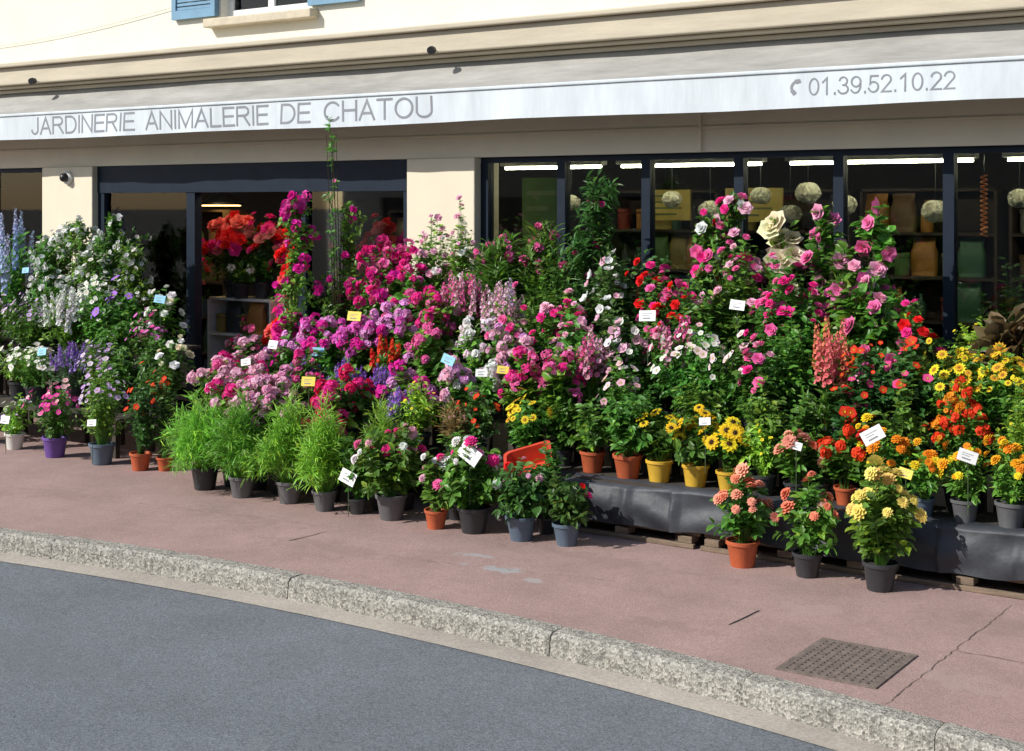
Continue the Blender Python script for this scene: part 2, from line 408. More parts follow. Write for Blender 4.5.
ar2 = [(q[0]*.68, q[1]*.68) for q in reversed(ar)]
for i in range(8):
    slab([ar[i],ar[i+1],ar2[7-i],ar2[8-i]], -4.10, 3.05, .002)
slab([(-.040,.068),(.010,.072),(.022,.042),(-.022,.030)], -4.10, 3.05, .0024)
slab([(-.080,-.028),(-.042,-.016),(-.018,-.045),(-.048,-.070)], -4.10, 3.05, .0024)
add_obj("telephone_symbol", mesh_from("telephone_symbol", V, F, M_LET), A)

for xx in (-13.0, -7.55):
    q = empty("floodlight", (xx, 9.80, 3.55), "small dark spotlight fixed on the cornice above the awning", "floodlight", "spotlights on the cornice")
    o=add_obj("lamp_housing", lathe("lamp_housing",[(.012,0),(.03,.01),(.038,.05),(.034,.08)],M_BLACK,14), q, (0,.02,.0)); o.rotation_euler=(math.radians(100),0,0.3)
    boxes("bracket", [(-.008,.008,.0,.06,-.015,.0)], M_WHITE, q)
q = empty("security_camera", (-12.82, 10.12, 2.5), "small dome security camera on the cream pillar", "security camera")
cm = lathe("mount", [(.075,0),(.075,.03),(.06,.045)], M_WHITE, 20); o = add_obj("mount", cm, q); o.rotation_euler = (math.radians(90),0,0)
cm = lathe("dome", [(.05,.0),(.05,.02),(.042,.045),(.025,.06),(.008,.066)], M_BLACK, 20); o = add_obj("dome", cm, q, (0,-.045,0)); o.rotation_euler = (math.radians(90),0,0)

# ------------------------------------------------------------------ stands
ST = empty("display_stand", (-12, 9, 0), "stepped dark wooden stand carrying potted flowers beside the door", "display stand", "stepped flower stands")
def stand(root, x0s, x1, skirt=None):
    ox, oy = root.location.x, root.location.y
    tiers = [(8.22, 8.70, .35), (8.70, 9.14, .60), (9.14, 9.95, .80)]
    for (a, b, z), xx0, xx1 in zip(tiers, x0s, x1):
        lst = []
        y = a
        while y < b-.02:
            y2 = min(y+.10, b); lst.append((xx0-ox, xx1-ox, y-oy+.003, y2-oy-.006, z-.025, z)); y += .10
        x = xx0+.05
        while x < xx1:
            lst.append((x-ox, x-ox+.05, a-oy+.01, a-oy+.06, 0.002, z-.026))
            lst.append((x-ox, x-ox+.05, b-oy-.07, b-oy-.02, 0.002, z-.026))
            x += .9
        boxes("shelf", lst, M_STAND, root)
stand(ST, [-13.5,-14.0,-14.6], [-9.25,-9.85,-10.55])
ST2 = empty("display_stand", (-7, 9, 0), "stepped dark wooden stand crowded with pink potted flowers", "display stand", "stepped flower stands")
stand(ST2, [-8.75,-8.75,-8.9], [-5.34,-5.34,-5.34])
ST3 = empty("display_stand", (-3.5, 9, 0), "low stepped stand skirted with dark tarpaulin on wooden planks", "display stand", "stepped flower stands")
stand(ST3, [-5.3,-5.3,-5.3], [1.5,1.5,1.5])
V = []; F = []; nx = 560; nv = 14
def ns(x,s): return math.sin(x*1.3+s)*.5+math.sin(x*2.9+s*2.1)*.3+math.sin(x*6.7+s*.7)*.2
for i in range(nx+1):
    x = -5.38+7.0*i/nx
    sag = .022*abs(math.sin(x*1.7+.4))+.008*ns(x*3,2)
    bot = .095+.028*ns(x*2.2,.5)
    for j in range(nv+1):
        v = j/nv
        ph = (x*1.15) % 1.0; dpin = abs(ph-.5)
        wr = .011*math.sin((x*13+ v*7*(1 if ph>.5 else -1)))*(1-v*.4)*(.4+dpin)
        cr = .022*max(0,1-abs(ph-.02)*14)*(1-v*.3)+.018*max(0,1-abs(ph-.62)*16)
        y = 8.165 - wr - cr - .012*math.sin(v*6+x*3) - .008*ns(x*5,v*3) - .02*(1-v)
        z = bot + (.36-sag-bot)*v
        V.append((x+3.5, y-9, z))
    V.append((x+3.5, 8.34-9, .358))
m1 = nv+2
for i in range(nx):
    for j in range(nv+1):
        a = i*m1+j; F.append((a, a+m1, a+m1+1, a+1))
add_obj("tarpaulin_skirt", mesh_from("tarpaulin_skirt", V, F, M_TARP, True), ST3)
pl = []; x = -5.3
while x < 1.4:
    ln = random.uniform(1.0, 1.3)
    dy=random.uniform(-.01,.01)
    pl.append((x+3.5, x+3.5+ln-.03, 8.19-9+dy, 8.215-9+dy, .075, .13))
    pl.append((x+3.5, x+3.5+ln-.05, 8.15-9-dy, 8.18-9-dy, .002, .03))
    for q in (.02,ln/2-.05,ln-.17): pl.append((x+3.5+q, x+3.5+q+.10, 8.16-9, 8.26-9, .031, .074))
    x += ln
boxes("plank", pl, M_WOOD, ST3, .003)

# ------------------------------------------------------------------ plant generator
rng = np.random.default_rng(11)
class Acc:
    def __init__(s): s.v=[]; s.c=[]; s.f={3:[],4:[]}; s.n=0
    def add(s, T, pos, R, sc, A, Bc=None):
        m = len(pos)
        if m == 0: return
        v = np.einsum('mij,nj->mni', R, T['v'])*np.asarray(sc).reshape(-1,1,1) + pos[:,None,:]
        n = T['v'].shape[0]
        A = np.asarray(A).reshape(m,1,3)
        if Bc is None: col = A*T['s'][None,:,None]
        else:
            Bc = np.asarray(Bc).reshape(-1,1,3); r = T['r'][None,:,None]
            col = (A*(1-r)+Bc*r)*T['s'][None,:,None]
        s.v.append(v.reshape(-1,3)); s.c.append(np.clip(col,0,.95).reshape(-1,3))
        off = (np.arange(m)*n+s.n)[:,None,None]
        for k in (3,4):
            if len(T['f'+str(k)]): s.f[k].append((T['f'+str(k)][None]+off).reshape(-1,k))
        s.n += m*n
    def mesh(s, name, m):
        V = np.concatenate(s.v); C = np.concatenate(s.c)
        F = []
        for k in (3,4):
            if s.f[k]: F += np.concatenate(s.f[k]).tolist()
        me = bpy.data.meshes.new(name); me.from_pydata(V.tolist(), [], F)
        ca = me.color_attributes.new("Col", 'FLOAT_COLOR', 'POINT')
        ca.data.foreach_set("color", np.concatenate([C, np.ones((len(C),1))],1).ravel().astype(np.float32))
        me.materials.append(m); me.update(); return me
def tmpl(v, f, r=None, s=None):
    v = np.array(v, float); n = len(v)
    return dict(v=v, f3=np.array([q for q in f if len(q)==3], int).reshape(-1,3), f4=np.array([q for q in f if len(q)==4], int).reshape(-1,4),
                r=np.zeros(n) if r is None else np.array(r,float), s=np.ones(n) if s is None else np.array(s,float))
def leafT(w, droop=.12, fold=.10):
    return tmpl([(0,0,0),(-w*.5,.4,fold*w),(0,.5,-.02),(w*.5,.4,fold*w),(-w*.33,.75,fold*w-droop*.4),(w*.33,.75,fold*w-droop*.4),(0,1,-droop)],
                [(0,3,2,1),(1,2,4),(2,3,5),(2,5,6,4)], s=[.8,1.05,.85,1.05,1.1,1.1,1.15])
def petals(n, r0, r1, w, lift0, lift1, roff=0, rc=1.0):
    V=[];F=[];r=[];s=[]
    for i in range(n):
        a = 2*math.pi*(i+roff)/n; c,sn = math.cos(a), math.sin(a); tx,ty = -sn, c
        o=len(V); rm=r0+(r1-r0)*.6; zm=lift0+(lift1-lift0)*.55+.03
        V += [(c*r0,sn*r0,lift0),(c*rm+tx*w/2,sn*rm+ty*w/2,zm),(c*r1,sn*r1,lift1),(c*rm-tx*w/2,sn*rm-ty*w/2,zm)]
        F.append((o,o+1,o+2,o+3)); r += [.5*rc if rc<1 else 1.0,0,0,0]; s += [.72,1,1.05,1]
    return V,F,r,s
def merge(*parts):
    V=[];F=[];r=[];s=[]
    for p in parts:
        o=len(V); V+=p[0]; F+=[tuple(o+i for i in f) for f in p[1]]; r+=p[2]; s+=p[3]
    return tmpl(V,F,r,s)
def button(rad, h, n=6):
    V=[(0,0,h)]+[(rad*math.cos(2*math.pi*i/n),rad*math.sin(2*math.pi*i/n),h*.4) for i in range(n)]
    return V,[(0,1+i,1+(i+1)%n) for i in range(n)],[1]*(n+1),[1.1]+[.8]*n
FT = {
 'five': merge(petals(5,.05,.5,.55,.0,.08,rc=.5), button(.08,.08,5)),
 'floret': merge(petals(4,.03,.5,.6,.0,.05,rc=.4)),
 'daisy': merge(petals(12,.1,.5,.20,.02,.0,rc=.3), button(.17,.10,7)),
 'sun': merge(petals(11,.12,.5,.24,.02,-.03,rc=.3), petals(9,.1,.42,.22,.05,.05,.5,rc=.3), button(.17,.12,8)),
 'pom': merge(petals(9,.08,.5,.30,-.05,-.02,rc=.3), petals(9,.06,.42,.28,.05,.10,.5,rc=.3), petals(7,.04,.30,.24,.14,.22,.2,rc=.3), petals(5,.01,.16,.18,.2,.30,.1,rc=.3)),
 'rose': merge(petals(6,.05,.5,.5,-.08,.05,rc=.3), petals(5,.05,.38,.42,.0,.18,.5,rc=.3), petals(4,.02,.22,.3,.05,.26,.2,rc=.3), petals(3,.0,.10,.2,.1,.28,.5,rc=.3)),
 'bell': merge(petals(5,.06,.5,.62,-.12,.18,rc=.6), petals(3,.02,.2,.2,.0,.14,.5,rc=.6)),
}
def norm(a): return a/np.maximum(np.linalg.norm(a,axis=-1,keepdims=True),1e-6)
def frame_y(d, n):
    y=norm(d); x=norm(np.cross(y,n)); z=np.cross(x,y); return np.stack([x,y,z],-1)
def frame_z(z):
    z=norm(z); ref=rng.normal(size=z.shape); x=norm(np.cross(ref,z)); y=np.cross(z,x); return np.stack([x,y,z],-1)
def jit(c, m, a=.18, h=.05):
    c=np.asarray(c,float); return np.clip(c*(1+rng.uniform(-a,a,(m,1)))*(1+rng.uniform(-h,h,(m,3))),0.003,.95)
def tubes(acc, P0, P1, P2, r, col):
    m=len(P0); K=4
    ts=np.linspace(0,1,K)[None,:,None]
    C=(1-ts)**2*P0[:,None]+2*ts*(1-ts)*P1[:,None]+ts**2*P2[:,None]
    V=[]
    for a in range(3):
        an=2*math.pi*a/3; V.append(C+np.array([math.cos(an),math.sin(an),0])*r*(1.1-.7*ts))
    V=np.stack(V,2)
    F=[]
    for k in range(K-1):
        for a in range(3):
            b=(a+1)%3; F.append((k*3+a,k*3+b,(k+1)*3+b,(k+1)*3+a))
    F=np.array(F)
    off=(np.arange(m)*K*3+acc.n)[:,None,None]
    acc.f[4].append((F[None]+off).reshape(-1,4)); acc.v.append(V.reshape(-1,3)); acc.c.append(np.tile(np.array(col),(m*K*3,1))); acc.n+=m*K*3

G1=(.10,.24,.034); G2=(.06,.155,.032); G3=(.24,.47,.05); G4=(.14,.32,.045); G5=(.04,.10,.028)
MAG=(.86,.03,.42); PINK=(.94,.17,.44); LPK=(.94,.50,.64); RED=(.84,.015,.018); WHT=(.92,.92,.86); LIL=(.64,.42,.86); PUR=(.32,.10,.66)
YEL=(.94,.70,.03); ORG=(.94,.32,.02); SAL=(.94,.28,.17); CRM=(.88,.82,.58); BLU=(.34,.44,.88); HOT=(.94,.04,.32)
def S(txt, st, n, L, ls, lw, lc, ft, fs, fc, cc=YEL, fp=.7, mode='single', hr=.05, nf=18, sl=.16, noun='flowers'):
    return dict(txt=txt, st=st, n=n, L=L, ls=ls, lw=lw, lc=lc, ft=ft, fs=fs, fc=fc, cc=cc, fp=fp, mode=mode, hr=hr, nf=nf, sl=sl)
SP = {
 'palelilac': S('pale lilac bedding flowers','dome',46,12,.045,.5,G3,'five',.04,[LIL,WHT,CRM]),
 'magsmall': S('magenta petunias','dome',66,11,.045,.5,G1,'five',.05,[MAG,(.7,.12,.6),LPK],fp=.85),
 'lilac': S('lilac campanulas','dome',60,12,.045,.5,G4,'five',.048,[LIL,(.78,.62,.90)],fp=.85),
 'redsmall': S('small red flowers','dome',50,14,.05,.55,G2,'five',.05,[RED],fp=.5),
 'whitemass': S('white campanulas','dome',85,10,.045,.5,G4,'five',.054,[WHT],fp=.85),
 'lavender': S('purple lavender','upright',90,9,.07,.16,(.15,.24,.12),'floret',.025,[PUR,(.46,.28,.78)],mode='spike',hr=.014,nf=15,sl=.12,fp=.9),
 'green': S('green leafy plant','dome',52,17,.06,.5,G1,None,.04,[RED],fp=0),
 'limegreen': S('lime green foliage plant','dome',62,17,.05,.4,G3,'five',.03,[YEL],fp=.25),
 'snapwhite': S('white snapdragons','upright',44,15,.07,.3,G4,'bell',.042,[WHT,WHT,(.9,.82,.9)],mode='spike',hr=.025,nf=18,sl=.22,fp=.75),
 'iris': S('purple clematis','dome',46,15,.065,.5,G1,'five',.085,[(.40,.16,.8),(.56,.32,.86)],fp=.35),
 'rosewhite': S('white roses','dome',34,16,.065,.55,G1,'rose',.08,[WHT,CRM],fp=.5),
 'delphinium': S('blue delphiniums','upright',20,14,.08,.5,G4,'five',.042,[BLU,(.6,.6,.92),(.48,.58,.9)],mode='spike',hr=.026,nf=40,sl=.5,fp=.8),
 'jasmine': S('white climbing jasmine','column',180,10,.06,.5,G4,'five',.052,[WHT],fp=.55,mode='head',hr=.035,nf=4),
 'jasminedark': S('dark leaved white jasmine','column',180,11,.06,.55,G1,'five',.048,[WHT],fp=.4,mode='head',hr=.03,nf=3),
 'feather': S('feathery green cosmos','feather',140,18,.095,.08,(.23,.50,.06),None,.04,[PINK],fp=0),
 'clusterpink': S('pink hydrangea','dome',28,15,.09,.6,G4,'floret',.036,[PINK,HOT,LPK],mode='head',hr=.056,nf=36,fp=.95),
 'clusterlight': S('pale pink hydrangea','dome',28,15,.09,.6,G4,'floret',.036,[LPK,(.94,.40,.62)],mode='head',hr=.056,nf=36,fp=.95),
 'clustermagenta': S('crimson hydrangea','dome',26,15,.09,.6,G1,'floret',.036,[HOT,(.8,.015,.13)],mode='head',hr=.054,nf=36,fp=.95),
 'clusterhot': S('hot pink geranium','dome',28,16,.075,.9,G4,'floret',.036,[HOT,PINK],mode='head',hr=.044,nf=26,fp=.85),
 'geranium': S('purple pink geranium','dome',40,11,.065,.9,G4,'floret',.038,[(.88,.16,.62),MAG,(.88,.40,.74)],mode='head',hr=.046,nf=28,fp=.95),
 'geraniumlight': S('light pink geranium','dome',30,13,.065,.9,G4,'floret',.038,[LPK,(.86,.42,.76)],mode='head',hr=.044,nf=26,fp=.9),
 'grass': S('brownish heather','upright',90,12,.07,.1,(.24,.2,.08),'floret',.018,[(.6,.25,.3)],fp=.4),
 'salvia': S('red salvias','upright',36,14,.06,.45,G1,'floret',.037,[RED,(.9,.06,.02)],mode='spike',hr=.02,nf=20,sl=.15,fp=.9),
 'bougainvillea': S('magenta climbing bougainvillea','column',160,11,.055,.6,G4,'bell',.055,[MAG,HOT,(.92,.1,.5)],mode='head',hr=.042,nf=9,fp=.34),
 'darkvine': S('dark green climbing vine','column',130,11,.06,.55,G1,'bell',.05,[MAG],mode='head',hr=.03,nf=6,fp=.22),
 'thinvine': S('slender climbing vine','column',46,8,.055,.5,G4,'bell',.03,[PINK],fp=.04),
 'azalea': S('bright pink azalea','dome',68,12,.06,.5,G4,'bell',.068,[HOT,PINK,MAG],mode='head',hr=.044,nf=7,fp=.65),
 'rosewhitepink': S('white and pink roses','dome',60,17,.055,.55,G4,'rose',.066,[WHT,LPK,LPK],fp=.5),
 'pinkspike': S('pink snapdragons','upright',34,15,.07,.35,G4,'bell',.04,[PINK,LPK,(.94,.28,.5)],mode='spike',hr=.023,nf=18,sl=.2,fp=.8),
 'palespike': S('pale pink snapdragons','upright',38,14,.07,.35,G4,'bell',.038,[(.93,.66,.78),(.8,.6,.88),LPK],mode='spike',hr=.024,nf=20,sl=.24,fp=.85),
 'paleheads': S('pale pink hydrangea','dome',17,15,.08,.6,G4,'floret',.034,[(.93,.74,.8),WHT],mode='head',hr=.052,nf=30,fp=1),
 'rosepink': S('pink roses','dome',52,16,.06,.55,G1,'rose',.078,[PINK,HOT,LPK],fp=.6),
 'oleander': S('oleander shrub','upright',50,17,.15,.16,G1,'bell',.055,[PINK],fp=.25,mode='head',hr=.03,nf=5),
 'oleandertall': S('tall dark oleander','column',150,12,.11,.22,G2,'bell',.055,[HOT,PINK],fp=.12,mode='head',hr=.035,nf=6),
 'whitedark': S('white flowering dark leaved shrub','dome',56,19,.06,.55,G2,'bell',.075,[WHT,LPK],fp=.3),
 'rosered': S('red roses','dome',56,18,.06,.55,G2,'rose',.085,[RED,RED,HOT],fp=.42),
 'rosemix': S('red and white climbing roses','column',120,12,.06,.55,G1,'rose',.095,[RED,WHT,HOT,LPK,PINK],fp=.42),
 'cream': S('cream hydrangea','upright',30,14,.07,.5,G4,'floret',.035,[CRM,(.9,.68,.52)],mode='head',hr=.05,nf=26,fp=.6),
 'creamball': S('tall pale pink and cream bloom','upright',18,14,.08,.5,G4,'rose',.20,[CRM,(.92,.74,.66)],fp=.6),
 'palebush': S('pale pink mandevilla','dome',80,18,.05,.5,G1,'five',.064,[(.93,.68,.74),WHT,LPK],fp=.55),
 'hollyhock': S('pink hollyhocks','column',80,13,.085,.75,G4,'rose',.13,[(.94,.22,.50),PINK,(.94,.42,.60)],fp=.42),
 'bigleaf': S('large leaved green plant','dome',40,13,.11,.6,G4,None,.1,[PINK],fp=0),
 'lupinred': S('coral pink lupins','upright',26,14,.08,.3,G4,'bell',.038,[(.94,.22,.24),(.92,.12,.18),SAL],mode='spike',hr=.030,nf=38,sl=.30,fp=.85),
 'roseredlow': S('red geranium with dark leaves','dome',44,17,.065,.6,G2,'five',.068,[RED,HOT],fp=.5),
 'coreopsis': S('yellow rudbeckias','dome',60,15,.055,.4,G4,'daisy',.075,[YEL,YEL,(.92,.5,.04)],cc=(.5,.2,.02),fp=.75),
 'canna': S('dark bronze large leaved plant','upright',18,5,.22,.5,(.13,.11,.05),None,.1,[ORG],fp=0),
 'lantana': S('red and orange lantana','dome',80,11,.05,.5,G1,'floret',.032,[(.92,.07,.02),ORG,(.92,.07,.02)],mode='head',hr=.027,nf=13,fp=.95),
 'sunflower': S('yellow sunflowers','dome',36,12,.07,.6,G1,'sun',.105,[YEL,(.94,.6,.02)],cc=(.05,.02,.008),fp=.85),
 'dahliasalmon': S('salmon dahlias','dome',38,15,.07,.55,G1,'pom',.09,[SAL,(.94,.4,.28)],fp=.7),
 'dahliasalmonlight': S('pale salmon dahlias','dome',36,17,.065,.55,G1,'pom',.085,[(.94,.55,.45),SAL],fp=.5),
 'dahliayellow': S('yellow dahlias','dome',46,17,.07,.55,G4,'pom',.09,[(.94,.76,.20),(.94,.60,.18)],fp=.7),
 'dahliapink': S('pink and white dahlias','dome',46,18,.075,.55,G1,'pom',.085,[PINK,WHT,LPK,HOT],fp=.45),
 'pinkdark': S('dark leaved pink flowers','dome',46,18,.065,.55,G2,'pom',.062,[HOT,RED,LPK],fp=.35),
 'redheads': S('red geranium','dome',18,18,.075,.8,G1,'floret',.038,[(.92,.07,.02),RED],mode='head',hr=.05,nf=28,fp=.75),
 'marigold': S('orange marigolds','dome',52,16,.055,.35,G4,'pom',.07,[ORG,YEL,(.94,.44,.02)],fp=.8),
 'bouquet': S('coral and red bouquet','dome',30,8,.09,.5,G1,'rose',.17,[(.94,.16,.14),(.94,.34,.32),HOT,RED],fp=1),
}
def gen_plant(sp, H, R):
    fo=Acc(); bl=Acc()
    vol=(R/.2)**1.3*(max(H,.15)/.4)**.6
    if sp['st']=='column': vol=(R/.22)*(H/1.4)
    n=int(np.clip(sp['n']*vol,12,280))
    ph=rng.uniform(0,2*math.pi,n); u=np.sqrt(rng.uniform(0,1,n))
    lob=1+.20*np.sin(ph*3+rng.uniform(0,6))+.14*np.sin(ph*5+rng.uniform(0,6))
    cs=np.stack([np.cos(ph),np.sin(ph)],-1)
    if sp['st']=='column':
        hz=rng.uniform(.0,1,n)**.85; taper=np.where(hz>.75,1-(hz-.75)*2.2,1.0)*(.8+.35*np.sin(hz*14+rng.uniform(0,6)))
        xy=cs*(R*u*taper*lob)[:,None]
        xy=xy+np.stack([np.sin(hz*5+rng.uniform(0,6)),np.cos(hz*4+rng.uniform(0,6))],-1)*R*.25
        tip=np.concatenate([xy,(hz*H)[:,None]+rng.normal(0,.03,(n,1))],1)
        p0=np.concatenate([xy*.3,np.maximum(hz*H-.14,-.02)[:,None]],1)
        p1=np.concatenate([xy*.5,np.maximum(hz*H-.03,0)[:,None]],1)
        top=np.ones(n,bool)
        k=5; a=rng.uniform(0,6.28,k); P0=np.stack([.03*np.cos(a),.03*np.sin(a),np.zeros(k)-.03],-1); P2=P0*[1.5,1.5,0]+np.array([0,0,H*.92]); P1=(P0+P2)/2+rng.normal(0,.03,(k,3))
        tubes(fo,P0,P1,P2,.006,(.08,.06,.03))
    else:
        low=rng.uniform(0,1,n)<.35
        if sp['st']=='upright': zt=H*(1-.30*u**2)*rng.uniform(.72,1.04,n)
        elif sp['st']=='feather': zt=H*(.12+.82*np.sqrt(np.maximum(1-.95*u**2,0)))*rng.uniform(.65,1.12,n)*(1+.25*np.sin(ph*2+rng.uniform(0,6)))
        else: zt=H*(.30+.70*np.sqrt(np.maximum(1-.9*u**2,0)))*rng.uniform(.78,1.10,n)*(1+.12*np.sin(ph*2+rng.uniform(0,6)))
        zt=np.where(low, zt*rng.uniform(.35,.85,n), zt)
        rr=R*u*lob*np.where(low,1.0,.95)
        if sp['st']=='upright': rr=rr*.85
        xy=cs*rr[:,None]
        tip=np.concatenate([xy,zt[:,None]],1)
        p0=np.concatenate([xy*.12,np.full((n,1),-.02)],1)
        p1=np.concatenate([xy*(.3 if sp['st']!='feather' else .55),(zt*(.6 if sp['st']!='feather' else .85)+(.05 if sp['st']=='feather' else 0))[:,None]],1)
        top=~low
    tubes(fo,p0,p1,tip,.0032,tuple(np.array(sp['lc'])*.9))
    L=sp['L']; t=rng.uniform(.22 if sp['st']!='column' else .1,1.0,(n,L))**.8
    T=t[...,None]
    Pp=(1-T)**2*p0[:,None]+2*T*(1-T)*p1[:,None]+T**2*tip[:,None]
    tan=norm(2*(1-T)*(p1-p0)[:,None]+2*T*(tip-p1)[:,None])
    rad=rng.normal(size=(n,L,3)); rad=norm(rad-(rad*tan).sum(-1,keepdims=True)*tan)
    if sp['st']=='feather': d=tan*.8+rad*.9
    elif sp['mode']=='spike' or sp['st']=='upright': d=tan*.75+rad*.75
    else: d=tan*.35+rad*.9+np.array([0,0,-.05])
    nn=rad*.25+np.array([-.15,-.35,1.0])+rng.normal(0,.35,(n,L,3))
    P=Pp.reshape(-1,3); Rm=frame_y(d.reshape(-1,3),nn.reshape(-1,3)); m=len(P)
    lt=leafT(sp['lw'], droop=.22 if sp['ls']>.1 else .12)
    cols=jit(sp['lc'],m,.38,.10)
    cols*= (1+ .25*(rng.uniform(-1,1)))*np.array([1+.25*rng.uniform(-1,1),1,1])
    yl=rng.uniform(0,1,m)<.12; cols[yl]*=np.array([1.8,1.4,1.0])
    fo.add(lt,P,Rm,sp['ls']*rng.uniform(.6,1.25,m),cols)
    if sp['ft'] and sp['fp']>0:
        sel=np.where(top & (rng.uniform(0,1,n)<sp['fp']))[0]
        if len(sel)==0: sel=np.array([0])
        tp=tip[sel]; k=len(sel)
        outw=np.concatenate([tp[:,:2]/max(R,.05),np.full((k,1),.7 if sp['st']!='column' else .25)],1)
        wts=rng.dirichlet(np.ones(len(sp['fc']))*1.5)
        fc=np.array(sp['fc'])[rng.choice(len(sp['fc']),k,p=wts)]
        F=FT[sp['ft']]; cc=np.array(sp['cc'])
        bias=np.array([-.10,-.5,.15])
        if sp['mode']=='single':
            nz=norm(outw+bias+rng.normal(0,.3,(k,3)))
            pos=tp+nz*.015
            a=jit(fc,k,.14,.05)
            bcol=jit(cc,k) if sp['ft'] in('daisy','sun','five') else a*.6
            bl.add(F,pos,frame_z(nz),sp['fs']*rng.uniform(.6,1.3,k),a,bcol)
        elif sp['mode']=='head':
            nf=sp['nf']; ax=norm(outw+bias*.6)
            dd=norm(rng.normal(size=(k,nf,3))+ax[:,None]*1.1)
            sz=rng.uniform(.6,1.25,(k,1,1))
            pos=(tp[:,None]+dd*sp['hr']*sz*rng.uniform(.7,1.05,(k,nf,1))).reshape(-1,3)
            a=(np.repeat(fc[:,None],nf,1)).reshape(-1,3); a=jit(a,len(a),.22,.08)
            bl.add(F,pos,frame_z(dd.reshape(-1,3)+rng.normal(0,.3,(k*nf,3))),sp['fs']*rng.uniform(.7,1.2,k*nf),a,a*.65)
        else:
            nf=sp['nf']; sl=min(sp['sl'],H*.6)
            q=np.tile((np.arange(nf)/nf)[None],(k,1)); ang=q*nf*2.4+rng.uniform(0,6,(k,1))
            r=sp['hr']*(1.05-.75*q)
            dirs=np.stack([np.cos(ang),np.sin(ang),.35+0*q],-1)
            tt=tan.reshape(n,L,3)[sel].mean(1)
            tt=norm(tt*.4+np.array([0,0,1.0]))
            start=tp-tt*sl*.45
            pos=start[:,None]+tt[:,None]*(q*sl)[...,None]+dirs*r[...,None]
            a=np.repeat(fc[:,None],nf,1).reshape(-1,3); a=jit(a,len(a),.18,.06)
            sc=(sp['fs']*(1.1-.6*q)).reshape(-1)
            bl.add(F,pos.reshape(-1,3),frame_z(dirs.reshape(-1,3)),sc,a,a*.65)
            tubes(fo,start,start+tt*sl*.5,start+tt*sl*.98,.004,tuple(np.array(sp['lc'])*1.2))
    return fo, bl
POTC={}
def pot_mesh(pot, pr):
    key=(pot,round(pr,2)); 
    if key in POTC: return POTC[key]
    r=key[1]; h=r*1.6
    me=lathe("pot",[(r*.70,0),(r*.72,.004),(r*.93,h*.84),(r*.94,h*.85),(r*1.03,h*.86),(r*1.05,h*.99),(r*1.03,h),(r*.95,h),(r*.93,h*.9),(r*.92,h*.88)],POTM[pot],22)
    so=lathe("soil",[(r*.915,h*.86),(r*.6,h*.885),(r*.2,h*.89)],M_SOIL,16)
    POTC[key]=(me,so); return POTC[key]
def zt(Y): return 0.0 if Y<8.15 else (.352 if Y<8.68 else (.602 if Y<9.12 else .802))
POTN={'black':'black','grey':'grey','bluegrey':'blue grey','terracotta':'terracotta','purple':'purple','white':'white','yellow':'yellow','red':'red'}
cnt=0
def plant(X,Y,ztop,R,spk,pot,z0=None,group="potted flowers displayed outside the shop",where=None):
    global cnt; cnt+=1
    sp=SP[spk]; z=zt(Y) if z0 is None else z0
    pr=round(min(max(R*.5,.07),.11),2); ph=pr*1.6
    if spk=='feather': R=R*random.uniform(1.2,1.5); ztop+=random.uniform(-.05,.04)
    H=max(ztop-z-ph,.12)
    if where is None: where = "on the pavement" if z==0 else "on the stepped stand"
    root=empty("potted_plant",(X,Y,z),f"{sp['txt']} in {POTN[pot]} pot {where}","potted plant",group)
    pm,so=pot_mesh(pot,pr)
    add_obj("pot",pm,root); add_obj("soil",so,root)
    fo,bl=gen_plant(sp,H,R)
    a=add_obj("foliage",fo.mesh("foliage",M_LEAF),root,(0,0,ph*.9))
    if bl.v: add_obj("flowers",bl.mesh("flowers",M_PETAL),root,(0,0,ph*.9))
    root.rotation_euler=(random.uniform(-.03,.03),random.uniform(-.03,.03),random.uniform(-.4,.4))
